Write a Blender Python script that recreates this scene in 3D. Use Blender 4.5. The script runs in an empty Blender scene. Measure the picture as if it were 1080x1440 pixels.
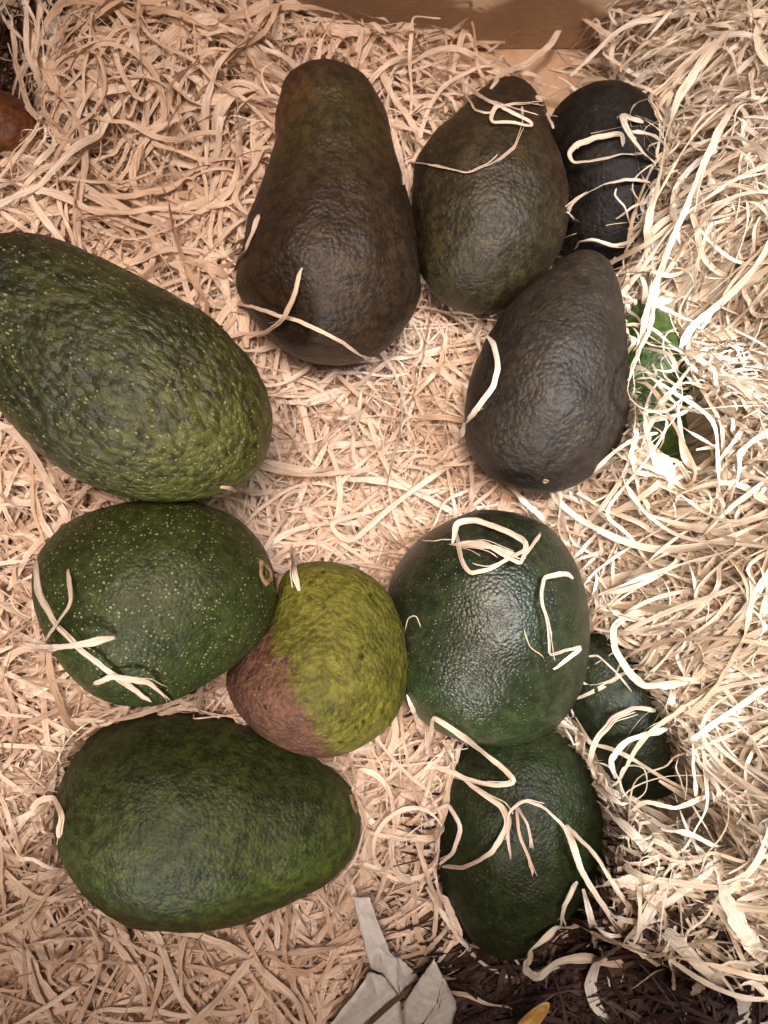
import bpy, math, random
import numpy as np
from mathutils import Vector, Matrix, noise
from mathutils.bvhtree import BVHTree

# ------------------------------------------------------------------ camera, world, lamps
sc = bpy.context.scene
COL = sc.collection
CAM_LOC = (0.0, -0.045, 0.405); CAM_TILT = math.radians(7.0)
cam_d = bpy.data.cameras.new('camera'); cam = bpy.data.objects.new('camera', cam_d); COL.objects.link(cam)
cam.location = CAM_LOC; cam.rotation_euler = (CAM_TILT, 0, 0)
cam_d.sensor_fit = 'VERTICAL'; cam_d.sensor_height = 36.0; cam_d.lens = 36.0 * 1250 / 1440
cam_d.clip_start = 0.01; cam_d.clip_end = 50
cam_d.dof.use_dof = True; cam_d.dof.focus_distance = 0.315; cam_d.dof.aperture_fstop = 20
sc.camera = cam
wd = bpy.data.worlds.new('World'); sc.world = wd; wd.use_nodes = True
wd.node_tree.nodes['Background'].inputs[0].default_value = (1.0, 0.90, 0.80, 1)
wd.node_tree.nodes['Background'].inputs[1].default_value = 0.045
def area(name, loc, target, size, power, colour, spread=180):
    d = bpy.data.lights.new(name, 'AREA'); d.shape = 'RECTANGLE'; d.size = size[0]; d.size_y = size[1]
    d.energy = power; d.color = colour; d.spread = math.radians(spread)
    o = bpy.data.objects.new(name, d); COL.objects.link(o); o.location = loc
    o.rotation_euler = (Vector(target) - Vector(loc)).to_track_quat('-Z', 'Y').to_euler()
    return o
area('room_lamp', (-0.20, -0.60, 0.46), (0.02, -0.02, 0.05), (0.05, 0.05), 6.0, (1.0, 0.93, 0.87))
area('ceiling_lamp', (0.02, 0.02, 1.00), (0.01, 0.04, 0.04), (0.36, 0.36), 1.4, (1.0, 0.79, 0.66), 40)
area('window_daylight', (0.40, 0.03, 0.70), (0.25, 0.010, 0.10), (0.10, 0.22), 1.45, (0.80, 0.91, 1.0), 36)
sc.view_settings.view_transform = 'Standard'; sc.view_settings.look = 'None'
sc.view_settings.exposure = -0.24; sc.view_settings.gamma = 1.0
sc.render.engine = 'CYCLES'
sc.cycles.use_denoising = True; sc.cycles.use_adaptive_sampling = False; sc.cycles.sample_clamp_indirect = 3.0
sc.cycles.max_bounces = 8; sc.cycles.diffuse_bounces = 5; sc.cycles.transmission_bounces = 4

# ------------------------------------------------------------------ pixels to places
#<GEO>
FPX = 1250.0; CL = np.array([0.0, -0.045, 0.405]); TL = math.radians(7.0)
EX = np.array([1.0, 0, 0]); EY = np.array([0, math.cos(TL), math.sin(TL)]); EZ = np.array([0, -math.sin(TL), math.cos(TL)])
def ray(px, py):
    d = EX * ((px - 540) / FPX) + EY * ((720 - py) / FPX) - EZ
    return d
def at(px, py, z):
    d = ray(px, py); return CL + d * ((z - CL[2]) / d[2])
def smooth_closed(pts, n=24):
    p = np.array(pts, float); m = len(p); out = []
    for i in range(m):
        a, b, c, d = p[i - 1], p[i], p[(i + 1) % m], p[(i + 2) % m]
        for k in range(n):
            t = k / n
            out.append(0.5 * (2 * b + (c - a) * t + (2 * a - 5 * b + 4 * c - d) * t * t + (3 * b - a - 3 * c + d) * t ** 3))
    return np.array(out)

# outline (photo pixels), stem end, blossom end, height of the middle (m), lean of the axis
FRUIT = {
 'A': dict(o=[(-90,345),(-40,336),(0,336),(55,335),(110,350),(200,390),(280,435),(340,490),(372,545),(380,600),(365,655),(320,690),(250,706),(190,704),(120,680),(60,637),(20,595),(0,572),(-50,520),(-100,455),(-118,400)],
           s=(-110,375), b=(366,660), z=.122, lean=-.06),
 'B': dict(o=[(460,87),(490,93),(520,115),(540,150),(555,200),(572,270),(585,330),(590,390),(582,440),(555,480),(510,508),(460,512),(410,500),(370,465),(343,425),(337,390),(350,330),(372,260),(385,200),(388,150),(400,110),(435,90)],
           s=(452,87), b=(472,513), z=.070, lean=.10),
 'C': dict(o=[(718,98),(750,110),(767,150),(778,200),(791,255),(795,300),(788,345),(765,388),(730,424),(690,440),(650,438),(615,420),(592,388),(580,330),(577,270),(590,224),(620,184),(652,148),(683,114)],
           s=(718,98), b=(680,441), z=.055, lean=.22),
 'D': dict(o=[(785,150),(835,124),(890,132),(936,185),(948,255),(930,335),(890,385),(840,392),(800,362),(776,290),(766,205)],
           s=(825,124), b=(868,392), z=.034, lean=.0),
 'E': dict(o=[(800,358),(770,382),(730,415),(690,465),(665,520),(653,580),(660,632),(690,670),(730,688),(768,693),(812,682),(850,650),(874,610),(882,560),(880,490),(872,420),(858,375),(830,354)],
           s=(825,352), b=(748,694), z=.072, lean=.0),
 'F': dict(o=[(690,716),(640,728),(590,758),(556,800),(543,850),(543,905),(556,960),(585,1003),(625,1030),(680,1044),(730,1040),(775,1020),(805,985),(822,930),(826,870),(815,810),(792,765),(755,732)],
           s=(660,718), b=(705,1044), z=.061, lean=.0),
 'G': dict(o=[(200,703),(265,703),(320,722),(360,757),(382,797),(389,835),(376,885),(345,922),(300,955),(245,985),(190,990),(140,972),(100,930),(70,880),(57,820),(65,770),(100,735),(140,715)],
           s=(386,815), b=(62,868), z=.098, lean=-.05),
 'H': dict(o=[(405,802),(445,789),(490,795),(530,820),(558,860),(573,910),(573,960),(560,1005),(530,1035),(490,1055),(450,1062),(410,1050),(362,1022),(332,992),(319,957),(333,922),(357,885),(385,845)],
           s=(430,791), b=(458,1062), z=.077, lean=.0),
 'I': dict(o=[(220,1003),(280,1005),(340,1020),(400,1049),(450,1074),(490,1108),(504,1145),(506,1178),(490,1212),(450,1245),(390,1269),(330,1289),(260,1296),(200,1288),(150,1260),(110,1220),(90,1180),(87,1130),(100,1075),(130,1033),(170,1011)],
           s=(507,1162), b=(87,1150), z=.054, lean=.0),
 'J': dict(o=[(640,1060),(622,1105),(615,1160),(618,1230),(640,1290),(680,1332),(720,1341),(762,1322),(803,1272),(832,1222),(848,1160),(842,1105),(818,1055),(775,1022),(725,1010),(675,1025)],
           s=(735,1010), b=(715,1342), z=.036, lean=.0),
 'K': dict(o=[(800,905),(840,880),(880,888),(925,940),(955,1010),(965,1070),(945,1110),(900,1120),(850,1095),(812,1045),(790,985),(788,940)],
           s=(825,882), b=(935,1118), z=.030, lean=.0),
 'L': dict(o=[(905,428),(945,455),(970,520),(978,580),(965,640),(930,665),(890,655),(862,610),(855,545),(862,480),(880,440)],
           s=(900,428), b=(925,666), z=.048, lean=.0),
 'M': dict(o=[(-90,130),(-30,125),(30,142),(66,172),(76,205),(60,235),(10,250),(-60,250),(-120,225),(-135,180)],
           s=(-135,190), b=(76,200), z=.030, lean=.0),
}
def station(f, ns=96, tip=0.0):
    o = smooth_closed(f['o']); s = np.array(f['s'], float); b = np.array(f['b'], float)
    u = (b - s); ln = np.linalg.norm(u); u = u / ln; v = np.array([-u[1], u[0]])
    rel = o - s; al = rel @ u; pe = rel @ v
    lo, hi = al.min(), al.max()
    i0, i1 = int(np.argmin(al)), int(np.argmax(al)); n = len(o)
    def chain(a, b_):
        idx = [(a + k) % n for k in range(((b_ - a) % n) + 1)]
        x = al[idx]; y = pe[idx]; od = np.argsort(x); return x[od], y[od]
    c1 = chain(i0, i1); c2 = chain(i1, i0)
    t = (1 - np.cos(np.linspace(0, math.pi, ns))) / 2
    x = lo + (hi - lo) * t
    y1 = np.interp(x, *c1); y2 = np.interp(x, *c2)
    mid = (y1 + y2) / 2; rad = np.abs(y1 - y2) / 2
    # even out tracing jitter
    for _ in range(6):
        rad[2:-2] = (rad[1:-3] + 2 * rad[2:-2] + rad[3:-1]) / 4
        mid[1:-1] = (mid[:-2] + 2 * mid[1:-1] + mid[2:]) / 4
    rad[0] = rad[-1] = 0
    pix = s + x[:, None] * u + mid[:, None] * v
    cpx = o.mean(0)
    P0 = at(cpx[0], cpx[1], f['z']); dep = -(P0 - CL) @ EZ
    xm = (lo + hi) / 2
    off = (x - xm) * dep / FPX * f['lean']
    C = CL + (EX[None] * ((pix[:, :1] - 540) / FPX) + EY[None] * ((720 - pix[:, 1:]) / FPX) - EZ[None]) * dep + EZ[None] * off[:, None]
    R = rad * dep / FPX
    ax = EX * u[0] - EY * u[1]; ax = ax + EZ * f['lean']; ax /= np.linalg.norm(ax)
    side = np.cross(ax, EZ); side /= np.linalg.norm(side); up = np.cross(side, ax)
    return C, R, ax, side, up, P0
ST = {k: station(f) for k, f in FRUIT.items()}
#</GEO>

# ------------------------------------------------------------------ helpers
def tag(o, label, cat, group=None, kind=None):
    o['label'] = label
    o['category'] = cat
    if group: o['group'] = group
    if kind: o['kind'] = kind
    return o
def mesh_obj(name, verts, faces, mat, parent=None, smooth=True, loc=None):
    me = bpy.data.meshes.new(name)
    v = np.asarray(verts, float)
    if loc is not None: v = v - np.asarray(loc)
    me.from_pydata(v.tolist(), [], [tuple(int(i) for i in f) for f in faces]); me.update()
    if smooth: me.polygons.foreach_set('use_smooth', [True] * len(me.polygons))
    me.materials.append(mat)
    o = bpy.data.objects.new(name, me); COL.objects.link(o)
    if loc is not None: o.location = loc
    if parent is not None:
        o.parent = parent
        o.location = np.array(o.location) - np.array(parent.location)
    return o
class NT:
    def __init__(s, name):
        s.m = bpy.data.materials.new(name); s.m.use_nodes = True; s.t = s.m.node_tree
        s.b = s.t.nodes['Principled BSDF']; s.out = s.t.nodes['Material Output']
    def n(s, typ, props=None, **inp):
        nd = s.t.nodes.new(typ)
        for k, v in (props or {}).items(): setattr(nd, k, v)
        for k, v in inp.items(): s.put(nd, k.replace('_', ' '), v)
        return nd
    def put(s, nd, key, v):
        if isinstance(key, str) and key.isdigit(): key = int(key)
        i = nd.inputs[key]
        if hasattr(v, 'is_output'): s.t.links.new(v, i)
        else: i.default_value = (tuple(v) + (1,) if isinstance(v, (tuple, list)) and len(v) == 3 and i.type == 'RGBA' else v)
    def math(s, op, a, b=0.0, c=0.0, clamp=False):
        nd = s.t.nodes.new('ShaderNodeMath'); nd.operation = op; nd.use_clamp = clamp
        for k, v in enumerate((a, b, c)): s.put(nd, k, v)
        return nd.outputs[0]
    def mix(s, f, a, b, mode='MIX'):
        nd = s.t.nodes.new('ShaderNodeMix'); nd.data_type = 'RGBA'; nd.blend_type = mode
        s.put(nd, 0, f); s.put(nd, 6, a); s.put(nd, 7, b); return nd.outputs[2]
    def ramp(s, f, lo, hi, smooth=True):
        nd = s.n('ShaderNodeMapRange', {'interpolation_type': 'SMOOTHSTEP' if smooth else 'LINEAR'})
        s.put(nd, 0, f); s.put(nd, 1, lo); s.put(nd, 2, hi); return nd.outputs[0]
    def noise(s, vec, scale, detail=3, rough=.55, dist=0.0):
        nd = s.n('ShaderNodeTexNoise', Scale=scale, Detail=detail, Roughness=rough, Distortion=dist); s.put(nd, 'Vector', vec); return nd.outputs[0]

# ------------------------------------------------------------------ materials
def avocado_mat(name, c1, c2, speck=(.22, .26, .09), n_speck=.4, speck_size=.13, rough=.42, bump=.5, peb=330, pits=0.0,
                grads=(), patch=.5, stretch=None, mott=.35, spec=.26, relief=.15, dark=.74, depth=.0007, scuff=.35, sp_amt=.5):
    c1 = tuple(dark * x for x in c1); c2 = tuple(dark * x for x in c2); grads = [(d, lo, hi, tuple(dark * x for x in c), am) for d, lo, hi, c, am in grads]
    q = NT(name); tc = q.n('ShaderNodeTexCoord').outputs['Object']; v0 = tc
    if stretch is not None:      # relief drawn out along the fruit
        mp = q.n('ShaderNodeMapping', {'vector_type': 'TEXTURE'}, Rotation=(0, 0, stretch), Scale=(1.7, 1, 1)); q.put(mp, 'Vector', tc); v0 = mp.outputs[0]
    wob = q.n('ShaderNodeTexNoise', Scale=90.0, Detail=2.0); q.put(wob, 'Vector', tc)
    off = q.n('ShaderNodeVectorMath', {'operation': 'SCALE'}, Scale=.006); q.put(off, 0, wob.outputs['Color']); off.inputs['Scale'].default_value = .0035
    ad = q.n('ShaderNodeVectorMath', {'operation': 'ADD'}); q.put(ad, 0, v0); q.put(ad, 1, off.outputs[0]); v = ad.outputs[0]
    col = q.mix(q.ramp(q.noise(tc, 32, 5, .6), .5 - .18, .5 + .18), c1, c2)
    for (d, lo, hi, c, amt) in grads:    # skin colour that changes over the fruit; on some, shade is put in
        dt = q.n('ShaderNodeVectorMath', {'operation': 'DOT_PRODUCT'}); q.put(dt, 0, tc); dt.inputs[1].default_value = d
        w = q.math('ADD', dt.outputs['Value'], q.math('MULTIPLY', q.math('SUBTRACT', q.noise(tc, 75, 7, .75), .5), .026))
        w = q.math('ADD', w, q.math('MULTIPLY', q.math('SUBTRACT', q.noise(tc, 420, 4, .7), .5), .012))
        col = q.mix(q.math('MULTIPLY', q.ramp(w, lo, hi), amt), col, c)
    fine = q.noise(v, 260, 5, .65)
    col = q.mix(mott * 1.6, col, q.mix(1.0, col, q.mix(q.ramp(fine, .36, .66), (.35, .36, .40), (1.75, 1.7, 1.5)), 'MULTIPLY'))
    scf = q.math('MULTIPLY', q.ramp(q.noise(v0, 110, 7, .72), .55, .72), scuff)
    col = q.mix(scf, col, tuple(dark * x for x in (.085, .062, .028)))
    vo = q.n('ShaderNodeTexVoronoi', {'feature': 'F1'}, Scale=float(peb) * 1.35); q.put(vo, 'Vector', v)
    if pits > 0:
        vp = q.n('ShaderNodeTexVoronoi', {'feature': 'F1'}, Scale=peb * .55); q.put(vp, 'Vector', v)
        pm = q.math('MULTIPLY', q.ramp(vp.outputs[0], .34, .16), q.ramp(q.noise(tc, 95, 3), .40, .62))
        col = q.mix(q.math('MULTIPLY', pm, pits), col, tuple(.25 * x for x in c1))
    vs = q.n('ShaderNodeTexVoronoi', {'feature': 'F1'}, Scale=840.0); q.put(vs, 'Vector', v)
    pick = q.n('ShaderNodeSeparateColor'); q.put(pick, 0, vs.outputs['Color'])
    size = q.math('MULTIPLY', pick.outputs[1], speck_size * 2)
    sp = q.math('MULTIPLY', q.math('LESS_THAN', pick.outputs[0], n_speck), q.ramp(q.math('SUBTRACT', vs.outputs[0], size), .09, -.06))
    sp = q.math('MULTIPLY', sp, q.ramp(q.noise(tc, 48, 3), .28, .50))
    col = q.mix(q.math('MULTIPLY', sp, sp_amt), col, speck)
    q.put(q.b, 'Base Color', col)
    q.put(q.b, 'Roughness', q.math('ADD', rough - .10, q.math('MULTIPLY', q.noise(v, 340, 4, .6), .22)))
    q.b.inputs['Specular IOR Level'].default_value = spec
    h = q.math('ADD', q.math('MULTIPLY', vo.outputs[0], -.8), q.math('MULTIPLY', fine, relief))
    h = q.math('ADD', h, q.math('MULTIPLY', q.noise(v, 1500, 3, .6), .45))
    h = q.math('ADD', h, q.math('MULTIPLY', sp, .25))
    bp = q.n('ShaderNodeBump', Strength=bump, Distance=depth); q.put(bp, 'Height', h); q.put(q.b, 'Normal', bp.outputs[0])
    return q.m

def wool_mat(name, cols, trans=.20):
    q = NT(name)
    at_ = q.n('ShaderNodeAttribute', {'attribute_name': 'tint'}).outputs['Fac']
    uv = q.n('ShaderNodeUVMap', {'uv_map': 'ribbon'}).outputs[0]
    mp = q.n('ShaderNodeMapping', Scale=(70.0, 3.2, 1.0)); q.put(mp, 'Vector', uv)
    comb = q.n('ShaderNodeCombineXYZ'); q.put(comb, 2, q.math('MULTIPLY', at_, 37.0))
    ad = q.n('ShaderNodeVectorMath', {'operation': 'ADD'}); q.put(ad, 0, mp.outputs[0]); q.put(ad, 1, comb.outputs[0])
    grain = q.noise(ad.outputs[0], 1.6, 4, .6)
    rp = q.n('ShaderNodeValToRGB'); els = rp.color_ramp.elements
    for k, (p, c) in enumerate(cols):
        e = els[k] if k < 2 else els.new(p)
        e.position = p; e.color = tuple(c) + (1,)
    q.put(rp, 0, at_)
    col = q.mix(q.ramp(grain, .30, .62), q.mix(1.0, rp.outputs[0], (.66, .56, .47), 'MULTIPLY'), rp.outputs[0])
    q.put(q.b, 'Base Color', col); q.b.inputs['Roughness'].default_value = .62; q.b.inputs['Specular IOR Level'].default_value = .25
    bp = q.n('ShaderNodeBump', Strength=.6, Distance=.0004); q.put(bp, 'Height', grain); q.put(q.b, 'Normal', bp.outputs[0])
    tr = q.n('ShaderNodeBsdfTranslucent'); q.put(tr, 'Color', col)
    ms = q.n('ShaderNodeMixShader'); q.put(ms, 0, trans); q.put(ms, 1, q.b.outputs[0]); q.put(ms, 2, tr.outputs[0])
    q.t.links.new(ms.outputs[0], q.out.inputs[0])
    return q.m
M_WOOL = wool_mat('wood_wool', [(0.0, (.60, .44, .32)), (.35, (.74, .59, .465)), (.75, (.80, .67, .56)), (1.0, (.84, .75, .65))])
M_DAYLIT_TONE = wool_mat('daylit_tone_wood_wool', [(0.0, (.60, .47, .33)), (.3, (.75, .635, .49)), (.7, (.81, .725, .61)), (1.0, (.85, .79, .70))])  # same wool as the bed; daylight on the pile is put into the colour
M_SHADE_TONE = wool_mat('shade_tone_wool', [(0.0, (.018, .009, .007)), (.5, (.040, .020, .015)), (.85, (.075, .042, .030)), (1.0, (.13, .085, .06))], .05)  # wood wool again, with deep shade put into its colour

def card_mat():
    q = NT('cardboard'); tc = q.n('ShaderNodeTexCoord').outputs['Object']
    mp = q.n('ShaderNodeMapping', Scale=(1.0, 1.0, 6.0)); q.put(mp, 'Vector', tc)
    f = q.noise(mp.outputs[0], 220, 5, .7); big = q.noise(tc, 14, 3)
    col = q.mix(q.ramp(f, .3, .7), (.40, .26, .16), (.52, .36, .235))
    col = q.mix(q.math('MULTIPLY', q.ramp(big, .45, .7), .4), col, (.34, .22, .135))
    q.put(q.b, 'Base Color', col); q.b.inputs['Roughness'].default_value = .8; q.b.inputs['Specular IOR Level'].default_value = .2
    wv = q.n('ShaderNodeTexWave', {'bands_direction': 'X'}, Scale=45.0, Distortion=.3); q.put(wv, 'Vector', tc)
    h = q.math('ADD', q.math('MULTIPLY', wv.outputs[1], .5), q.math('MULTIPLY', f, .5))
    bp = q.n('ShaderNodeBump', Strength=.25, Distance=.0006); q.put(bp, 'Height', h); q.put(q.b, 'Normal', bp.outputs[0])
    return q.m
def plain_mat(name, c1, c2, scale=200, rough=.7, bump=.3):
    q = NT(name); tc = q.n('ShaderNodeTexCoord').outputs['Object']
    f = q.noise(tc, scale, 5, .65)
    q.put(q.b, 'Base Color', q.mix(q.ramp(f, .35, .65), c1, c2)); q.b.inputs['Roughness'].default_value = rough
    bp = q.n('ShaderNodeBump', Strength=bump, Distance=.0006); q.put(bp, 'Height', f); q.put(q.b, 'Normal', bp.outputs[0])
    return q.m
M_CARD = card_mat()
M_SCAR = plain_mat('stem_scar', (.16, .10, .045), (.30, .21, .10), 420, .75, .6)
M_SCARD = plain_mat('stem_scar_core', (.035, .02, .01), (.09, .055, .025), 500, .8, .6)
M_PAPER = plain_mat('grey_paper', (.38, .37, .35), (.50, .485, .46), 260, .6, .25)
M_LEAF = plain_mat('dry_leaf', (.30, .16, .04), (.48, .30, .09), 160, .65, .5)

# ------------------------------------------------------------------ the cardboard box
BX0, BX1, BY0, BY1, BH, BT = -.226, .226, -.245, .233, .165, .004
box = bpy.data.objects.new('cardboard_box', None); COL.objects.link(box); box.location = (0, 0, -BT)
tag(box, 'open brown cardboard box lined with wood wool around the avocados', 'box')
def panel(name, x0, x1, y0, y1, z0, z1):
    v = [(x, y, z) for z in (z0, z1) for y in (y0, y1) for x in (x0, x1)]
    f = [(0, 2, 3, 1), (4, 5, 7, 6), (0, 1, 5, 4), (2, 6, 7, 3), (0, 4, 6, 2), (1, 3, 7, 5)]
    o = mesh_obj(name, v, f, M_CARD, box, smooth=False, loc=((x0 + x1) / 2, (y0 + y1) / 2, (z0 + z1) / 2))
    bv = o.modifiers.new('edge', 'BEVEL'); bv.width = .0008; bv.segments = 2
    return o
panel('bottom_panel', BX0 - BT, BX1 + BT, BY0 - BT, BY1 + BT, -BT, 0)
panel('side_panel', BX0 - BT, BX0, BY0, BY1, .0002, BH)
panel('side_panel', BX1, BX1 + BT, BY0, BY1, .0002, BH)
panel('end_panel', BX0 - BT, BX1 + BT, BY0 - BT, BY0 - .0002, .0002, BH)
panel('end_panel', BX0 - BT, BX1 + BT, BY1 + .0002, BY1 + BT, .0002, BH)

# ------------------------------------------------------------------ avocados
G1 = (.030, .050, .014)
SKIN = {
 'A': dict(relief=.35, depth=.0014, dark=.80, sp_amt=.62, spec=.45, c1=(.018, .024, .0075), c2=(.036, .046, .012), speck=(.34, .37, .15), n_speck=.95, speck_size=.15, rough=.38, bump=.9, peb=330, pits=.8, stretch=-.55, mott=.45,  # bright specks: lenticels, with glints put into the colour
           grads=[((.80, -.60, 0), .016, .058, (.078, .086, .015), .85), ((-.45, .85, .2), .022, .040, (.018, .018, .009), .5)]),  # yellow-green blunt end; the dark upper side is shade put in the skin colour
 'B': dict(dark=.78, depth=.0006, c1=(.022, .013, .008), c2=(.034, .021, .011), speck=(.14, .10, .05), n_speck=.4, rough=.48, spec=.34, bump=.7, peb=420, mott=.45,
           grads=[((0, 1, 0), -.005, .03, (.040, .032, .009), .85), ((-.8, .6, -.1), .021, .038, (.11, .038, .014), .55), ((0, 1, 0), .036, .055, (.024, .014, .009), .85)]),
 'C': dict(dark=.66, depth=.0006, c1=(.026, .018, .009), c2=(.042, .031, .013), speck=(.15, .12, .06), n_speck=.4, rough=.48, spec=.34, bump=.7, peb=420, mott=.45,
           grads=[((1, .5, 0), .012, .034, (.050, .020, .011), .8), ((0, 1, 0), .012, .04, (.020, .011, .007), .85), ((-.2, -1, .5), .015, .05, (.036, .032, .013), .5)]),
 'D': dict(dark=.56, depth=.0006, c1=(.011, .0085, .008), c2=(.019, .015, .012), speck=(.10, .09, .06), n_speck=.3, rough=.6, spec=.2, bump=.6, peb=420),
 'E': dict(dark=.80, depth=.0006, c1=(.019, .014, .010), c2=(.028, .021, .015), speck=(.10, .085, .06), n_speck=.3, rough=.50, spec=.34, bump=.8, peb=400, mott=.35,
           grads=[((.1, -1, 0), .024, .05, (.020, .014, .014), .6)]),
 'F': dict(depth=.0005, dark=.80, spec=.40, c1=(.016, .023, .010), c2=(.026, .037, .015), speck=(.26, .31, .17), n_speck=.85, speck_size=.10, rough=.33, bump=.6, peb=620,
           grads=[((0, 1, -.2), .008, .036, (.013, .015, .008), .75), ((-.3, -1, 0), .016, .040, (.030, .060, .018), .6)]),  # dark top is shade put in the skin colour
 'G': dict(sp_amt=.6, dark=.86, c1=(.021, .032, .008), c2=(.034, .050, .013), speck=(.36, .40, .18), n_speck=.9, speck_size=.15, rough=.46, bump=.5, peb=520, mott=.3,
           grads=[((0, 1, 0), .010, .034, (.036, .042, .008), .65)]),
 'H': dict(relief=.5, depth=.0011, dark=.95, c1=(.085, .085, .012), c2=(.130, .128, .018), speck=(.34, .34, .10), n_speck=.7, rough=.50, bump=.85, peb=380, pits=.9, mott=.28, scuff=.5,
           grads=[((-.904, -.427, 0), .0060, .0125, (.105, .048, .035), .95), ((-.904, -.427, 0), .020, .032, (.055, .024, .018), .7)]),
 'I': dict(dark=.98, c1=(.019, .029, .007), c2=(.031, .044, .010), speck=(.20, .23, .09), n_speck=.8, speck_size=.10, rough=.48, bump=.65, peb=480, mott=.45,
           grads=[((.5, -.85, 0), .012, .04, (.050, .074, .013), .65), ((0, 1, 0), .02, .04, (.016, .020, .007), .5)]),  # darker upper side is shade put in the skin colour
 'J': dict(dark=.72, c1=(.014, .021, .007), c2=(.022, .033, .010), speck=(.18, .22, .10), n_speck=.7, speck_size=.10, rough=.46, bump=.6, peb=560),
 'K': dict(dark=.66, c1=(.013, .020, .008), c2=(.021, .031, .011), speck=(.14, .18, .08), n_speck=.4, rough=.5, bump=.5, peb=560),
 'L': dict(dark=.62, c1=(.032, .062, .012), c2=(.058, .10, .020), speck=(.26, .33, .12), n_speck=.6, rough=.40, bump=.5, peb=520),
 'M': dict(dark=.9, c1=(.070, .022, .009), c2=(.14, .045, .014), speck=(.16, .08, .03), n_speck=.3, rough=.5, bump=.5, peb=280),
}
LABEL = {
 'A': 'large green avocado with pitted pebbly skin and yellow-green blunt end',
 'B': 'dark brown pear-shaped avocado with olive neck, standing beside the large pitted green one',
 'C': 'brownish olive avocado with wood strands over its neck',
 'D': 'blackish avocado half buried under wood wool by the box wall',
 'E': 'matt charcoal-black avocado with smooth neck, tucked below the brownish olive one',
 'F': 'round dark green avocado with a shiny highlight and a knot of wood strand on top',
 'G': 'speckled green avocado showing a tan stem scar',
 'H': 'small yellow-green avocado with a large reddish-brown patch',
 'I': 'dark green pear-shaped avocado lying on its side on bare straw bed',
 'J': 'deep green avocado in shadow beneath the round shiny one, loops of strand across it',
 'K': 'dark green avocado mostly buried between the round shiny one and the daylit wool pile',
 'L': 'bright green avocado peeking through white strands beside the charcoal-black one',
 'M': 'reddish-brown avocado end showing in a dark gap of the wood wool',
}
LUMP = {'A': (.0007, .00042), 'B': (.0011, .00022), 'C': (.0012, .00022), 'E': (.0011, .00020), 'H': (.0013, .00030), 'I': (.0009, .00025), 'F': (.0006, .00012), 'G': (.0006, .00012)}
NS, NR = 140, 156
BVH = {}; FOBJ = {}
for key, f in FRUIT.items():
    C, R, ax, side, up, P0 = station(f, NS)
    th = np.linspace(0, 2 * math.pi, NR, endpoint=False)
    ring = side[None] * np.cos(th)[:, None] + up[None] * np.sin(th)[:, None]
    V = (C[1:-1, None] + ring[None] * R[1:-1, None, None]).reshape(-1, 3)
    V = np.vstack([V, C[:1], C[-1:]])
    ctr = C[NS // 2]
    l1, l2 = LUMP.get(key, (.0009, .0002))
    sd = Vector((ord(key) * 3.7, 0, 0))
    nd = np.vstack([np.tile(ring, (NS - 2, 1)), -ax[None], ax[None]])
    D = np.empty(len(V))
    for i, p in enumerate(V.tolist()):
        p = Vector(p)
        D[i] = l1 * noise.noise(p * 55 + sd) + l1 * .5 * noise.noise(p * 120 + sd) + l2 * noise.noise(p * 420 + sd)
    V = V + nd * D[:, None]
    n = (NS - 2); F = []
    for i in range(n - 1):
        a, b = i * NR, (i + 1) * NR
        for j in range(NR):
            k = (j + 1) % NR
            F.append((a + j, a + k, b + k, b + j))
    s_, e_ = n * NR, n * NR + 1
    for j in range(NR):
        k = (j + 1) % NR
        F.append((s_, k, j)); F.append((e_, (n - 1) * NR + j, (n - 1) * NR + k))
    m = avocado_mat('avocado_skin_' + key, **SKIN[key])
    o = mesh_obj('avocado', V, F, m, loc=ctr)
    tag(o, LABEL[key], 'avocado', 'avocados bedded in the wood wool')
    FOBJ[key] = o
    BVH[key] = BVHTree.FromPolygons(V.tolist(), F)
def hit_fruit(px, py, keys=None):
    d = Vector(ray(px, py)); L = d.length; d.normalize(); best = None
    for k in (keys or BVH):
        h = BVH[k].ray_cast(Vector(CL), d)
        if h[0] is not None and (best is None or h[3] < best[0]): best = (h[3], h[0], h[1], k)
    return best
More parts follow.
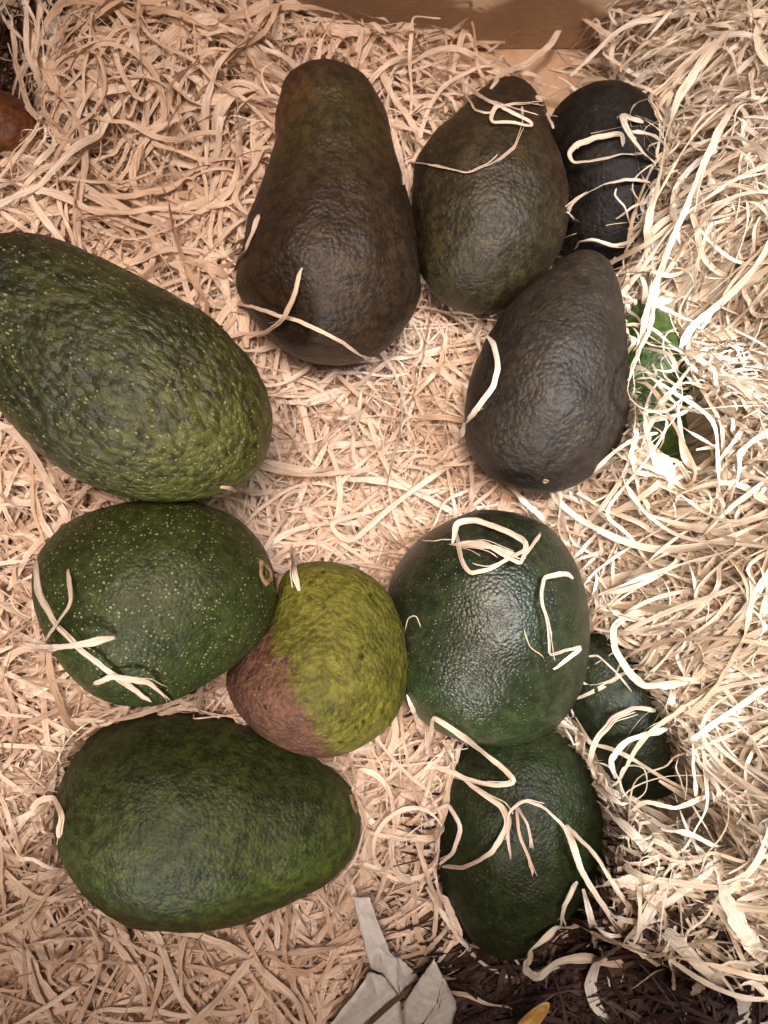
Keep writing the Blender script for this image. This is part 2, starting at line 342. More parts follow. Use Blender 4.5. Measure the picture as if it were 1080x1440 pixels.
def scar(key, px, py, rx, name='stem_scar', core=True, squash=1.0):
    h = hit_fruit(px, py, [key]); p, nrm = np.array(h[1]), Vector(h[2])
    if nrm.dot(Vector(CL) - h[1]) < 0: nrm = -nrm
    q = nrm.to_track_quat('Z', 'Y').to_matrix()
    A_ = np.array([q @ Vector((1, 0, 0)), q @ Vector((0, 1, 0)), q @ Vector((0, 0, 1))])
    prof = [(1.12, -.0006), (1.0, .0002), (.90, .0006), (.74, .0004), (.5, -.0002), (.2, -.0003)]
    v = []; f = []; nn = 28
    for r, z in prof:
        for j in range(nn):
            a = 2 * math.pi * j / nn; rr = rx * r * (1 + .08 * math.sin(3 * a + 1) + .05 * math.sin(5 * a))
            v.append(p + A_[0] * rr * math.cos(a) * squash + A_[1] * rr * math.sin(a) + A_[2] * (z + .00015 * math.sin(7 * a)))
    v.append(p + A_[2] * .0004)
    for i in range(len(prof) - 1):
        for j in range(nn):
            k = (j + 1) % nn; f.append((i * nn + j, i * nn + k, (i + 1) * nn + k, (i + 1) * nn + j))
    for j in range(nn): f.append(((len(prof) - 1) * nn + j, (len(prof) - 1) * nn + (j + 1) % nn, len(prof) * nn))
    o = mesh_obj(name, v, f, M_SCAR, FOBJ[key], loc=p)
    if core:
        w = []; g = []
        for r, z in ((.30, .0003), (.24, .0009), (.1, .0010)):
            for j in range(12):
                a = 2 * math.pi * j / 12; w.append(p + A_[0] * rx * r * math.cos(a) + A_[1] * rx * r * math.sin(a) + A_[2] * z)
        w.append(p + A_[2] * .0009)
        for i in range(2):
            for j in range(12): g.append((i * 12 + j, i * 12 + (j + 1) % 12, (i + 1) * 12 + (j + 1) % 12, (i + 1) * 12 + j))
        for j in range(12): g.append((24 + j, 24 + (j + 1) % 12, 36))
        c = mesh_obj('stem_core', w, g, M_SCARD, loc=p); c.parent = o; c.location = (0, 0, 0)
    return o
scar('G', 374, 806, .0040)
scar('I', 498, 1130, .0032)
scar('E', 767, 676, .0011, 'blossom_scar', False)

# ------------------------------------------------------------------ wood wool
rng = np.random.default_rng(11)
HP = np.array([(100,100,.062),(300,100,.060),(230,250,.040),(60,300,.058),(20,130,.022),(450,70,.036),(620,85,.036),(800,90,.004),(740,60,.006),(600,130,.046),
 (300,380,.055),(520,600,.030),(430,560,.036),(600,520,.030),(560,700,.032),(480,760,.040),(630,620,.038),(700,720,.04),(30,700,.078),(30,850,.076),(40,1000,.068),(40,1150,.060),
 (60,1300,.058),(200,1370,.052),(400,1350,.046),(560,1200,.050),(560,1090,.048),(600,1290,.036),(690,1400,.002),(850,1400,.002),(1000,1440,.020),(940,60,.058),(1040,200,.080),
 (975,300,.080),(1000,450,.105),(1060,600,.115),(980,680,.088),(850,730,.046),(840,810,.036),(960,830,.085),(1060,900,.112),(985,985,.082),(860,985,.012),(920,1100,.066),(1000,1150,.098),
 (1050,1300,.090),(920,1240,.058),(790,1370,.002),(300,560,.06),(300,1000,.055),(1150,300,.085),(1150,800,.12),(1150,1200,.10),(-60,600,.085),(-60,1000,.075),(-60,1400,.06),
 (800,170,.012),(850,165,.014),(825,300,.014),(870,240,.028),(925,230,.066),(930,150,.060),(910,545,.024),(895,480,.022),(960,560,.075),(950,640,.07),(840,930,.012),(880,1030,.016),(940,1000,.070),(935,1080,.066),(10,190,.004),(45,175,.008),(40,90,.05),(-40,190,.004),(5,110,.012),(-40,110,.012),(860,60,.030),(900,-60,.046),(1000,-80,.056),(1080,-60,.060),(1080,60,.068),(60,-40,.05),(200,-50,.05),(350,-30,.045),(470,0,.004),(620,10,.003),(560,-10,.003),(400,-20,.02),(720,0,.003),(800,0,.003),(800,345,.006),(840,350,.010),(690,90,.030)])
HP[:, 2] *= np.where((HP[:, 0] > 920) & (HP[:, 2] > .06), 1.12, 1.0)
HW = np.array([at(a, b, c)[:2] for a, b, c in HP]); HZ = HP[:, 2]
def height(xy):
    d2 = ((xy[:, None] - HW[None]) ** 2).sum(2)
    w = np.exp(-d2 / (2 * .0145 ** 2)) + 1e-9
    return (w * HZ).sum(1) / w.sum(1)
FREE = 'ABCDEFGHIJKLM'      # fruit that lie on top of the bed
PUSH = {}; FLANK = {'D': .0, 'K': .35, 'L': .5, 'J': .85}
for k in ST:
    C, R, ax, *_ = ST[k]; PUSH[k] = ((C - C[0]) @ ax, C, R, ax)
def push_out(P, pad=.0007, under=True):
    sh = P.shape; P = P.reshape(-1, 3)
    for k, (s, C, R, ax) in PUSH.items():
        t = (P - C[0]) @ ax
        m = (t > s[0] - .001) & (t < s[-1] + .001)
        m[m] &= (np.abs(P[m] - C[48]).max(1) < .09)
        if not m.any(): continue
        Q = P[m]; tt = t[m]
        c = np.stack([np.interp(tt, s, C[:, i]) for i in range(3)], 1); r = np.interp(tt, s, R) + pad
        d = Q - c
        if (under is True and k in FREE) or (under == 'some' and k in 'ABCEFGHIJ'):
            hd = np.hypot(d[:, 0], d[:, 1]); hd = np.abs(d[:, 0] * ax[1] - d[:, 1] * ax[0]) / max(.3, math.hypot(ax[0], ax[1]))
            u = (hd < .93 * r) & (d[:, 2] > -.3 * r)
            if k in FLANK: u &= d[:, 0] < FLANK[k] * r      # the heap leans over their far flank
            d[u, 2] = -np.sqrt(np.maximum(r[u] ** 2 - hd[u] ** 2, 0))
        dist = np.linalg.norm(d - (d @ ax)[:, None] * ax, axis=1)
        ins = dist < r
        d[ins] *= (r[ins] / np.maximum(dist[ins], 1e-5))[:, None]
        P[m] = c + d
    P[:, 2] = np.maximum(P[:, 2], .0008)
    P[:, 0] = np.clip(P[:, 0], BX0 + .0008, BX1 - .0008); P[:, 1] = np.clip(P[:, 1], BY0 + .0008, BY1 - .0008)
    return P.reshape(sh)
def ou(N, n, rate, sigma):
    x = np.zeros((N, n)); x[:, 0] = rng.normal(0, sigma, N); k = sigma * math.sqrt(2 * rate)
    for i in range(1, n): x[:, i] = x[:, i - 1] * (1 - rate) + k * rng.normal(0, 1, N)
    return x
def grow(start, n, ds, curv, kink, zoff, zwave, heading=None, hfun=height, under=True):
    """strands that wander over the bed: start (N,2) -> points (N,n,3)"""
    N = len(start)
    th0 = rng.uniform(0, 2 * math.pi, N) if heading is None else heading
    kap = ou(N, n, .09, 1.0) * curv[:, None]
    kk = (rng.random((N, n)) < kink) * rng.normal(0, 1.1, (N, n))
    th = th0[:, None] + np.cumsum(kap * ds[:, None] + kk, 1)
    pitch = ou(N, n, .12, .30)
    st = np.stack([np.cos(th) * np.cos(pitch), np.sin(th) * np.cos(pitch)], 2) * ds[:, None, None]
    xy = np.cumsum(st, 1); xy = xy - xy.mean(1, keepdims=True) + start[:, None]
    hz = hfun(xy.reshape(-1, 2)).reshape(N, n)
    z = hz + zoff[:, None] + ou(N, n, .10, 1.0) * zwave[:, None]
    P = np.dstack([xy, np.minimum(z, hz + .016)])
    P = push_out(P, under=under)
    for _ in range(3): P[:, 1:-1] = (P[:, :-2] + 2 * P[:, 1:-1] + P[:, 2:]) / 4
    return push_out(P, under=under)
def ribbons(name, groups, mat):
    """groups: list of (P (N,n,3), width (N,), tint (N,), twist sigma) -> one mesh of thin ribbons"""
    VV, FF, UV, TT = [], [], [], []; base = 0
    for P, w, tint, tw in groups:
        N, n, _ = P.shape
        T = np.gradient(P, axis=1); T /= np.linalg.norm(T, axis=2, keepdims=True) + 1e-9
        Zr = np.zeros_like(P); Zr[..., 2] = 1; Zr[..., 0] = .2
        S = np.cross(T, Zr); S /= np.linalg.norm(S, axis=2, keepdims=True) + 1e-9
        U = np.cross(S, T)
        a = rng.normal(0, .45, N)[:, None] + ou(N, n, .05, tw)
        Sd = S * np.cos(a)[..., None] + U * np.sin(a)[..., None]; Nn = -S * np.sin(a)[..., None] + U * np.cos(a)[..., None]
        t = np.linspace(0, 1, n)
        prof = np.minimum(1, .35 + 5 * np.minimum(t, 1 - t))[None] * (1 + .16 * ou(N, n, .12, 1.0)); prof = np.clip(prof, .25, 1.6)
        hw = (w[:, None] * .5 * prof)[..., None]
        V = np.stack([P - Sd * hw, P + Sd * hw], 2)      # N,n,2,3
        VV.append(V.reshape(-1, 3))
        i = (np.arange(N)[:, None] * n + np.arange(n - 1)[None])* 2
        q = np.stack([i, i + 1, i + 3, i + 2], -1).reshape(-1, 4) + base
        FF.append(q); base += N * n * 2
        uu = np.broadcast_to((t * n * .003)[None, :, None] + rng.random(N)[:, None, None], (N, n, 2)); vv = np.broadcast_to(np.array([0, 1])[None, None] * np.maximum(.4, w[:, None, None] / .002), (N, n, 2))
        UV.append(np.stack([uu, vv], -1).reshape(-1, 2)); TT.append(np.repeat(tint, n * 2))
    V = np.vstack(VV).astype(np.float32); F = np.vstack(FF).astype(np.int32); uv = np.vstack(UV).astype(np.float32); tt = np.concatenate(TT).astype(np.float32)
    me = bpy.data.meshes.new(name); me.vertices.add(len(V)); me.vertices.foreach_set('co', V.ravel())
    me.loops.add(F.size); me.loops.foreach_set('vertex_index', F.ravel())
    me.polygons.add(len(F)); me.polygons.foreach_set('loop_start', np.arange(0, F.size, 4, dtype=np.int32))
    me.polygons.foreach_set('use_smooth', np.ones(len(F), bool))
    l = me.uv_layers.new(name='ribbon'); l.data.foreach_set('uv', uv[F.ravel()].ravel())
    at_ = me.attributes.new('tint', 'FLOAT', 'POINT'); at_.data.foreach_set('value', tt)
    me.update(calc_edges=True); me.materials.append(mat)
    o = bpy.data.objects.new(name, me); COL.objects.link(o); return o
def spots(N, x0, x1, y0, y1, keep=lambda h, p: np.ones(len(h), bool)):
    out = []
    while sum(len(o) for o in out) < N:
        p = np.stack([rng.uniform(x0, x1, N), rng.uniform(y0, y1, N)], 1); out.append(p[keep(height(p), p)])
    return np.vstack(out)[:N]
def batch(N, region, n, ds, curv, kink, wmin, wmax, deep, zw, tw=.5, thin=.22, keep=None, under=True, lift=.003, heading=None, low=.020):
    st = spots(N, *region, keep=keep or (lambda h, p: h > .014))
    w = rng.uniform(wmin, wmax, N); th = rng.random(N) < thin; w[th] = rng.uniform(.0003, .0008, th.sum())
    wide = rng.random(N) < .025; w[wide] *= 1.7
    P = grow(st, n, rng.uniform(*ds, N), rng.uniform(*curv, N), kink, lift - rng.exponential(deep, N), rng.uniform(*zw, N), under=under, heading=heading)
    hm = np.sort(height(P[..., :2].reshape(-1, 2)).reshape(P.shape[:2]), 1)[:, P.shape[1] // 6]
    ok = (hm > low) | (rng.random(N) < .06)
    return (P[ok], w[ok], np.clip(rng.normal(.5, .24, N), 0, 1)[ok], tw)
XS = .075      # the pile coloured for daylight starts to the right of this
bed = [
 batch(3000, (BX0, XS, BY0, BY1), 46, (.0020, .0038), (6, 32), .035, .0011, .0027, .013, (.003, .007), tw=.7),
 batch(1300, (BX0, XS, BY0, BY1), 46, (.0012, .0022), (30, 120), .06, .0007, .0017, .009, (.002, .005), tw=1.0),
 batch(1200, (-.21, .02, -.24, -.10), 34, (.0020, .0034), (4, 22), .03, .0009, .0026, .010, (.002, .004), tw=.6),
 batch(1800, (-.06, .09, -.03, .12), 40, (.0012, .0022), (20, 120), .07, .0005, .0014, .010, (.002, .005), tw=.9),
 batch(700, (BX0, XS, BY0, BY1), 44, (.0020, .0034), (6, 45), .05, .0012, .0028, .0015, (.002, .005), lift=.006, tw=.6),
 batch(900, (BX0, XS, BY0, BY1), 40, (.0012, .0024), (20, 120), .06, .0002, .0004, .002, (.002, .005), lift=.005, thin=0),
 batch(150, (BX0, XS, .0, BY1), 24, (.0016, .0030), (4, 22), .02, .0030, .0052, .003, (.001, .003), lift=.004, tw=.35, thin=0),
 batch(110, (BX0, XS, BY0, .0), 24, (.0016, .0030), (4, 22), .02, .0028, .0046, .004, (.001, .003), lift=.003, tw=.35, thin=0),
]
pile = [
 batch(3800, (XS, BX1, -.20, BY1), 46, (.0019, .0036), (8, 45), .045, .0009, .0025, .018, (.004, .010), tw=1.0, keep=lambda h, p: h > .030),
 batch(2200, (XS, BX1, -.20, BY1), 46, (.0013, .0024), (40, 160), .07, .0006, .0017, .008, (.004, .009), tw=1.1, keep=lambda h, p: h > .035),
 batch(160, (XS, BX1, -.20, BY1), 46, (.0013, .0024), (40, 160), .07, .0006, .0017, .008, (.004, .009), tw=1.1, keep=lambda h, p: h > .06, under='some'),
 batch(220, (XS, BX1, -.19, BY1), 44, (.0020, .0036), (6, 45), .05, .0010, .0026, .002, (.004, .009), tw=.8, lift=.007, keep=lambda h, p: h > .06, under='some'),
 batch(600, (XS, BX1, -.19, BY1), 44, (.0020, .0036), (6, 45), .05, .0010, .0026, .002, (.004, .009), tw=.8, lift=.007, keep=lambda h, p: h > .055),
 batch(700, (XS, BX1, -.20, BY1), 40, (.0012, .0024), (20, 120), .06, .0002, .0004, .002, (.003, .006), lift=.006, thin=0, keep=lambda h, p: h > .045),
 batch(90, (XS, BX1, -.20, BY1), 24, (.0016, .0030), (4, 22), .02, .0032, .0060, .004, (.002, .005), lift=.005, tw=.4, thin=0, keep=lambda h, p: h > .06),
]
dark = [batch(1100, (.03, BX1, BY0, -.13), 34, (.0022, .0036), (5, 30), .02, .0008, .0026, .004, (.001, .004), lift=.006, thin=.35, keep=lambda h, p: h < .07, heading=rng.normal(.5, .45, 1100), low=-1),  # wood wool strands coloured dark to stand for shade
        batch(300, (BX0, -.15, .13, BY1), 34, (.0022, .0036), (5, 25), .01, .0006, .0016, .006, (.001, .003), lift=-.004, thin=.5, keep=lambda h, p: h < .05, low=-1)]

# ---- strands followed one by one
def bed_depth(px, py):
    d = ray(px, py); lo = None
    ts = np.linspace(.20, .45, 90); pts = CL[None] + d[None] * ts[:, None]
    h = height(pts[:, :2]); g = pts[:, 2] - h - .003
    i = int(np.argmax(g < 0)) if (g < 0).any() else len(ts) - 1
    return ts[i]
def trace(pts, lift=0.0, keys=None, floor=None, step=.0011):
    """a pixel path laid on whatever lies below it (fruit or bed) -> even points in the scene"""
    p = np.array(pts, float); seg = [p[0]]
    q = np.vstack([2 * p[0] - p[1], p, 2 * p[-1] - p[-2]])
    out = []
    for i in range(len(p) - 1):
        a, b, c, d = q[i], q[i + 1], q[i + 2], q[i + 3]; n = max(3, int(np.hypot(*(c - b)) / 4))
        for k in range(n):
            t = k / n; cr = .5 * (2 * b + (c - a) * t + (2 * a - 5 * b + 4 * c - d) * t * t + (3 * b - a - 3 * c + d) * t ** 3)
            out.append(.35 * cr + .65 * (b + (c - b) * t))
    out.append(p[-1]); out = np.array(out)
    if len(out) > 12:
        out[1:-1] += np.stack([ou(1, len(out), .10, 1.0)[0], ou(1, len(out), .10, 1.0)[0]], 1)[1:-1]
    dep = []
    for x, y in out:
        h = hit_fruit(x, y, keys); t = h[0] / np.linalg.norm(ray(x, y)) if h else 9
        dep.append(min(t, bed_depth(x, y)))
    dep = np.array(dep); base = dep.copy(); m = len(dep)
    for _ in range(max(6, m)):
        dep[1:-1] = (dep[:-2] + dep[1:-1] + dep[2:]) / 3; dep = np.minimum(dep, base)
    arch = lift * np.sin(np.linspace(0, math.pi, m)) if lift else 0
    dep = dep - .0009 - arch
    P = np.array([CL + ray(x, y) * t for (x, y), t in zip(out, dep)])
    s = np.r_[0, np.cumsum(np.linalg.norm(np.diff(P, axis=0), axis=1))]
    n = max(6, int(s[-1] / step)); u = np.linspace(0, s[-1], n)
    P = np.stack([np.interp(u, s, P[:, i]) for i in range(3)], 1)
    P[1:-1] = (P[:-2] + 2 * P[1:-1] + P[2:]) / 4
    return P
def strip(P, w, tw=.55, thick=.00010):
    """a single shaving with real thickness: verts, faces, uv"""
    n = len(P); T = np.gradient(P, axis=0); T /= np.linalg.norm(T, axis=1, keepdims=True) + 1e-9
    view = np.array([0, .1, 1.0]); S = np.cross(T, view); S /= np.linalg.norm(S, axis=1, keepdims=True) + 1e-9; U = np.cross(S, T)
    a = rng.normal(0, .25) + ou(1, n, .03, tw)[0]
    for _ in range(6): a[1:-1] = (a[:-2] + a[1:-1] + a[2:]) / 3
    Sd = S * np.cos(a)[:, None] + U * np.sin(a)[:, None]; Nn = -S * np.sin(a)[:, None] + U * np.cos(a)[:, None]
    t = np.linspace(0, 1, n); wv = ou(1, n, .04, 1.0)[0]
    hw = w * .5 * np.clip(np.minimum(1, .45 + 9 * np.minimum(t, 1 - t)) * (1 + .14 * wv), .3, 1.4); hw = hw[:, None]; tk = min(thick, w * .2)
    A_, B_ = P - Sd * hw, P + Sd * hw; up_ = Nn * tk
    R_ = [A_ + up_, B_ + up_, B_ + up_, B_ - up_, B_ - up_, A_ - up_, A_ - up_, A_ + up_]      # top, edge, underside, edge
    V = np.stack(R_, 1).reshape(-1, 3); F = []
    for i in range(n - 1):
        for j in (0, 2, 4, 6): F.append((i * 8 + j, i * 8 + j + 1, i * 8 + 9 + j, i * 8 + 8 + j))
    F += [(0, 6, 4, 2), (n * 8 - 8, n * 8 - 6, n * 8 - 4, n * 8 - 2)]
    uv = np.array([(i * .0011 + w * 90, (0, 1, 1, 1, 1, 0, 0, 0)[j]) for i in range(n) for j in range(8)])
    return V, F, uv
def strand(label, paths, width, lift=0.0, mat=None, tint=None, tw=.55, name='wood_strand', group='loose strands lying over the avocados'):
    """one loose shaving; a knot has several runs of the same strand"""
    V, F, UV = [], [], []; b = 0
    for pts in paths:
        P = trace(pts, lift * 1.5); d = np.linalg.norm(P.mean(0) - CL)
        v, f, uv = strip(P, .68 * width * d / FPX, tw); V.append(v); F += [tuple(i + b for i in q) for q in f]; UV.append(uv); b += len(v)
        if width > 5:      # fibres split off along the edges
            for _ in range(3):
                n = len(P); i0 = rng.integers(0, max(1, n - 8)); i1 = min(n, i0 + rng.integers(8, 26)); q = P[i0:i1].copy()
                t = np.linspace(0, 1, len(q))[:, None]; sd = np.array([rng.normal(), rng.normal(), abs(rng.normal())]); sd /= np.linalg.norm(sd)
                q = q + sd * (width * d / FPX * .3 + t ** 2 * rng.uniform(.0005, .0035))
                v, f, uv = strip(q, rng.uniform(.00018, .0004), .2); V.append(v); F += [tuple(i + b for i in k) for k in f]; UV.append(uv); b += len(v)
    V = np.vstack(V); UV = np.vstack(UV); org = V[0].copy()
    o = mesh_obj(name, V, F, mat or M_WOOL, loc=org)
    me = o.data; l = me.uv_layers.new(name='ribbon'); vi = np.empty(len(me.loops), np.int32); me.loops.foreach_get('vertex_index', vi)
    l.data.foreach_set('uv', UV[vi].astype(np.float32).ravel())
    at_ = me.attributes.new('tint', 'FLOAT', 'POINT'); at_.data.foreach_set('value', np.full(len(V), rng.uniform(.45, .95) if tint is None else tint, np.float32))
    tag(o, label, 'wood strand', group); return o

STRANDS = [
 ('cream strand running diagonally across the blunt end of the dark brown pear-shaped avocado', [[(330,427),(375,438),(420,452),(480,480),(521,508)]], 8, 0),
 ('cream bent strand standing up by the lower edge of the dark brown pear-shaped avocado', [[(425,377),(415,412),(400,446),(375,466),(338,476)]], 10, .004),
 ('flat straight strand leaning on the left flank of the dark brown pear-shaped avocado', [[(363,302),(346,346),(324,390)]], 11, .004),
 ('pale strand sagging in a bow across the brownish olive avocado', [[(578,227),(615,235),(655,243),(690,230),(722,207),(733,175),(734,150)]], 8, 0),
 ('crumpled pinkish strand folded on the neck of the brownish olive avocado', [[(645,112),(685,140),(742,172),(745,178),(715,172),(692,171),(691,165),(698,149),(740,146),(780,152)]], 6, .002),
 ('short wide strand beside the folded pinkish one on the neck of the brownish olive avocado', [[(747,110),(760,140),(778,181)]], 11, .003),
 ('thin strand curling down from the wool onto the brownish olive avocado', [[(652,130),(668,158),(690,160),(698,142)]], 3, .002),
 ('narrow looped strand with a bent tip over the blackish buried avocado', [[(876,206),(874,187),(840,192),(812,202),(800,214),(806,228),(850,221),(905,215)]], 9, .004),
 ('wide folded strand sloping from the pile over the blackish buried avocado', [[(905,172),(877,164),(890,194),(922,232)]], 11, .006),
 ('curved strand with a hooked end low on the blackish buried avocado', [[(915,257),(880,253),(842,262),(812,277),(797,295),(808,310)]], 8, .004),
 ('thin kinked fibre low on the blackish buried avocado', [[(867,265),(864,276),(879,290),(886,317)]], 4, .003),
 ('short straight fibre pointing from the pile across the blackish buried avocado', [[(917,279),(890,290),(866,308)]], 4, .003),
 ('strand bridging the gap between the blackish buried and the charcoal-black avocado', [[(808,350),(815,340),(835,337),(862,346),(892,340)]], 6, .003),
 ('long pale strand hooked round the left side of the charcoal-black avocado', [[(645,625),(655,597),(675,571),(695,541),(700,508),(692,478),(677,461),(669,466),(675,496),(655,502),(630,508)]], 9, .001),
 ('long wide white strand falling from the pile beside the charcoal-black avocado', [[(1080,30),(1022,45),(985,90),(955,140),(935,200),(925,260),(913,320),(915,382)]], 17, .012),
 ('longest straight white strand slanting over the bright green avocado', [[(1085,92),(1035,147),(1000,203),(975,268),(940,352),(912,428),(884,535)]], 15, .016),
 ('wide white strand bent like a hook over the bright green avocado', [[(927,400),(910,466),(886,514),(882,550),(898,569),(940,586)]], 13, .010),
 ('white strand crossing the middle of the bright green avocado', [[(976,508),(955,536),(919,577)]], 9, .006),
 ('white strand ending under the charcoal-black avocado beside the bright green one', [[(833,667),(860,641),(885,621),(925,609)]], 8, .004),
 ('tangled cream knot of strand on the top of the round shiny avocado', [[(636,764),(642,736),(668,732),(712,748),(738,764),(738,775),(716,786),(686,800),(661,806),(647,785),(643,752)], [(632,765),(676,762),(715,785),(733,793),(735,785),(747,772),(760,752)], [(648,768),(690,768),(728,782)]], 11, .004),
 ('cream strand bent like a bracket on the right flank of the round shiny avocado', [[(806,814),(797,806),(766,811),(761,830),(762,850),(770,880),(771,921),(778,921),(818,910),(812,917),(778,941)]], 10, .003),
 ('hair-thin curved fibre beside the bracket-shaped strand on the round shiny avocado', [[(737,885),(744,909),(765,926)]], 2, .001),
 ('tiny hair-thin hooked fibre where the round shiny avocado meets the yellow-green one', [[(569,888),(574,869),(585,865),(592,882)]], 2.2, .002),
 ('thin fibre leading to the knot on the round shiny avocado', [[(560,754),(600,760),(638,758)]], 2.6, .001),
 ('flat short strand hanging over the top of the small yellow-green avocado', [[(408,752),(412,795),(421,831)]], 12, .004),
 ('broad tapered strand lying level across the speckled green avocado', [[(22,905),(75,911),(125,905),(162,896)]], 13, .005),
 ('pointed strand standing up at the left side of the speckled green avocado', [[(96,800),(102,843),(82,878),(64,902)]], 10, .005),
 ('long wide strand wrapped round the lower left of the speckled green avocado', [[(51,787),(55,835),(75,871),(105,906),(145,940),(175,960),(212,987)]], 13, .002),
 ('frayed strand under the belly of the speckled green avocado', [[(132,962),(160,951),(210,963),(240,985)]], 12, .003),
 ('thin zigzag fibre between the speckled green and the dark pear-shaped avocado', [[(200,1008),(203,994),(250,988),(280,972),(306,960)]], 4, .001),
 ('crinkled pale strand hooked down over the blunt end of the dark green pear-shaped avocado', [[(0,1196),(30,1157),(55,1127),(75,1122),(87,1145),(82,1178)]], 12, .004),
 ('flat strand folded sharply in a V at the foot of the round shiny avocado', [[(603,1060),(606,1030),(611,1008),(665,1046),(722,1094),(722,1101),(700,1104),(660,1095),(600,1073)]], 11, .004),
 ('long loop of strand circling the shoulder of the deep green shaded avocado', [[(600,1072),(640,1086),(672,1110),(705,1133),(714,1160),(692,1198),(652,1221),(622,1219)]], 9, .003),
 ('strand arching from the deep green shaded avocado over to the pile', [[(718,1208),(716,1142),(740,1126),(766,1136),(795,1167),(812,1212)]], 7, .006),
 ('narrow pointed strand hanging in the middle of the deep green shaded avocado', [[(726,1134),(730,1172),(750,1228)]], 7, .003),
 ('short bowed strand next to the pointed one on the deep green shaded avocado', [[(728,1134),(742,1160),(747,1192)]], 6, .004),
 ('small open loop of strand at the left edge of the deep green shaded avocado', [[(600,1146),(630,1131),(647,1163),(637,1198),(618,1216)]], 7, .003),
 ('white strand curling round the dark green buried avocado', [[(935,860),(890,862),(862,883),(864,915),(888,948),(910,964),(998,955)]], 13, .008),
 ('pale strand rising in a loop over the lower end of the dark green buried avocado', [[(827,1077),(835,1045),(860,1011),(890,996),(922,1000)]], 9, .006),
 ('thin fibre across the upper end of the dark green buried avocado', [[(828,923),(842,921),(868,946),(888,972)]], 3, .002),
 ('white strand slanting down from the pile past the deep green shaded avocado', [[(796,1160),(820,1230),(858,1290),(880,1316)]], 11, .006),
 ('tan strand folded against the white slanting one by the deep green shaded avocado', [[(798,1160),(840,1206),(866,1250),(896,1286)]], 11, .007),
 ('short strand sticking out of the pile below the deep green shaded avocado', [[(812,1240),(795,1273),(787,1306)]], 8, .003),
 ('fluffy white looped strand with a blunt white tip above the wood wool coloured dark for shade', [[(820,1299),(780,1309),(746,1338),(740,1364),(758,1374),(785,1352),(820,1347),(860,1355),(892,1355)]], 15, .010),
]
for lab, paths, w, lf in STRANDS:
    xm = np.mean([q[0] for p in paths for q in p])
    strand(lab, paths, w, lf, M_DAYLIT_TONE if xm > 780 else M_WOOL)

# strands of the mass itself that show singly
def mass(paths, mat_groups, lift, pale):
    for pts, w in paths:
        P = trace(pts, lift); d = np.linalg.norm(P.mean(0) - CL)
        n = 44; s = np.linspace(0, len(P) - 1, n); P = np.stack([np.interp(s, np.arange(len(P)), P[:, i]) for i in range(3)], 1)
        mat_groups.append((P[None], np.array([w * d / FPX]), np.array([rng.uniform(.5, .9)]), .3))
mass([([(0,217),(50,228),(120,265),(180,298),(225,315),(250,345),(262,362)],12),([(90,305),(150,302),(210,325),(240,370),(280,395),(300,417)],12),
 ([(290,15),(250,42),(215,75),(197,105),(185,122)],11),([(15,20),(20,75),(40,150),(75,187)],7),([(40,0),(38,70),(62,130),(100,168)],9),([(265,370),(320,355),(345,335)],11),
 ([(65,222),(100,170),(138,95)],16),([(310,375),(320,425),(333,470)],9),([(590,35),(630,17),(685,17),(740,20),(780,5)],5),([(690,125),(705,105),(740,90),(775,60),(805,10)],7),([(680,75),(730,45),(790,25)],6),
 ([(790,10),(830,30),(860,50),(865,68)],5),([(540,135),(550,175),(562,215),(567,260)],8),([(460,585),(455,630),(430,680),(410,730)],9),([(385,565),(435,565),(500,545)],9),([(310,685),(360,692),(425,690)],9),
 ([(425,705),(442,735)],12),([(440,760),(530,755)],9),([(0,700),(50,710),(95,695),(120,690)],10),([(10,830),(40,780),(75,745),(120,700)],9),([(0,1290),(40,1360),(90,1440)],20),([(165,1305),(200,1365),(220,1415)],13),
 ([(0,1215),(30,1250),(65,1280)],15),([(572,977),(597,1032)],8),([(640,1310),(670,1350),(730,1380),(745,1410)],4),([(600,1255),(625,1262),(645,1310),(640,1320),(610,1345)],9),([(130,60),(160,110),(190,120)],11),([(310,55),(345,70),(380,85)],13),([(245,155),(300,140),(370,118)],13)], bed, .003, False)
mass([([(835,890),(885,888),(928,890)],8),([(845,820),(850,845),(870,865),(920,875)],9),([(865,1095),(860,1070),(885,1040),(940,1025)],8),([(972,1005),(975,1060),(980,1125)],6),
 ([(1000,1225),(955,1235),(925,1265),(900,1305),(865,1335),(840,1352),(830,1380),(840,1415),(860,1440)],17),([(900,1290),(940,1315),(965,1340),(1005,1375),(1045,1400),(1045,1445)],18),
 ([(1005,1195),(1020,1260),(1045,1310),(1085,1358)],19),([(830,1250),(890,1240),(945,1262)],18),([(820,1250),(830,1290),(840,1342)],8),([(947,1320),(947,1400)],11),([(850,657),(900,662),(950,672)],8),
 ([(975,1400),(1000,1370),(1080,1350)],14),([(900,1180),(930,1168),(965,1172),(1010,1190)],7),([(880,1150),(905,1128),(950,1135),(1000,1118)],6)], pile, .008, True)
tag(ribbons('wood_wool', bed, M_WOOL), 'warm tan wood wool bed of tangled thin shavings under the avocados', 'wood wool', kind='stuff')
tag(ribbons('wood_wool', pile, M_DAYLIT_TONE), 'high heap of wood wool along one side of the box, daylight put into its whiter colour', 'wood wool', kind='stuff')
tag(ribbons('shade_tone_wood_wool', dark, M_SHADE_TONE), 'wood wool in the low end of the box, shade put into its dark brown colour', 'fibre', kind='stuff')

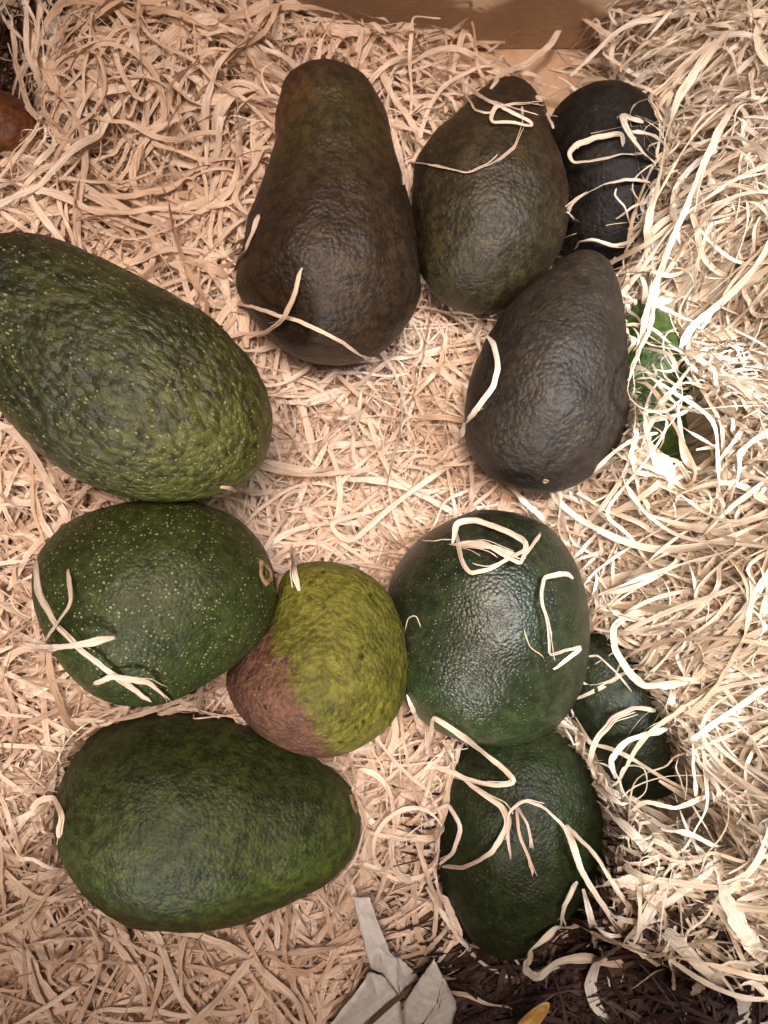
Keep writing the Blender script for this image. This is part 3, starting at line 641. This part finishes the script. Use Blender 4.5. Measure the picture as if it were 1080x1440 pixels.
# ------------------------------------------------------------------ grey paper strip, dry leaf
pap = bpy.data.objects.new('paper_strip', None); COL.objects.link(pap)
po = at(555, 1400, .040); pap.location = po
tag(pap, 'torn and folded strip of grey paper pushed into the wood wool', 'paper')
def px3(l): return [(440 + x / 3, 1240 + y / 3, z) for x, y, z in l]
def fold(poly, n_in=5):
    """a sheet facet with slight buckling and real thickness"""
    p = np.array([at(x, y, z) for x, y, z in px3(poly)]); c = p.mean(0)
    V = []; F = []; m = len(p); edge = []
    for i in range(m):
        for k in range(6):
            t = k / 6; edge.append(p[i] * (1 - t) + p[(i + 1) % m] * t)
    edge = np.array(edge); me_ = len(edge)
    for r in (1.0, .75, .5, .25):
        for e in edge:
            q = c + (e - c) * r; nz = noise.noise(Vector(q) * 90) * .0012 + (noise.noise(Vector(q) * 700) * .0003)
            jit = np.array([noise.noise(Vector(q) * 600), noise.noise(Vector(q) * 600 + Vector((9, 0, 0))), 0]) * (.0006 if r == 1 else 0)
            V.append(q + np.array([0, 0, nz]) + jit)
    V.append(c)
    for i in range(3):
        for j in range(me_): F.append((i * me_ + j, i * me_ + (j + 1) % me_, (i + 1) * me_ + (j + 1) % me_, (i + 1) * me_ + j))
    for j in range(me_): F.append((3 * me_ + j, 3 * me_ + (j + 1) % me_, 4 * me_))
    o = mesh_obj('fold', V, F, M_PAPER, pap, loc=c)
    so = o.modifiers.new('thickness', 'SOLIDIFY'); so.thickness = .0005
    return o
fold([(165,66,.062),(240,64,.062),(320,290,.058),(360,330,.054),(365,485,.050),(300,388,.052),(240,362,.057),(200,200,.060)])
fold([(330,290,.050),(400,350,.046),(455,410,.040),(400,505,.038),(366,470,.046)])
fold([(240,380,.056),(300,398,.052),(350,460,.047),(372,525,.044),(380,640,.042),(40,640,.058),(215,420,.060)])
fold([(512,326,.066),(550,400,.062),(520,515,.054),(470,592,.048),(378,620,.040),(385,510,.046),(450,410,.058)])
fold([(550,400,.062),(603,510,.046),(580,640,.036),(440,640,.044),(472,594,.048),(522,515,.054)])
lp = [(715,1450),(740,1425),(757,1412),(776,1405),(772,1425),(755,1445),(740,1470)]
P = [at(x, y, .022 + .010 * ((x - 715) / 60) + (.004 if i in (1, 2) else 0)) for i, (x, y) in enumerate(lp)]; c = np.mean(P, 0) - np.array([0, 0, .003])
V = list(P) + [c + (q - c) * .5 for q in P] + [c]; m = len(P)
F = [(i, (i + 1) % m, m + (i + 1) % m, m + i) for i in range(m)] + [(m + i, m + (i + 1) % m, 2 * m) for i in range(m)]
leaf = mesh_obj('dry_leaf', V, F, M_LEAF, loc=c)
for md in (('sub', 'SUBSURF'), ('thickness', 'SOLIDIFY')):
    mo = leaf.modifiers.new(*md)
    if md[1] == 'SOLIDIFY': mo.thickness = .0005
    else: mo.levels = mo.render_levels = 2
tag(leaf, 'small yellow-brown dry leaf scrap on the wood wool coloured dark for shade', 'leaf')
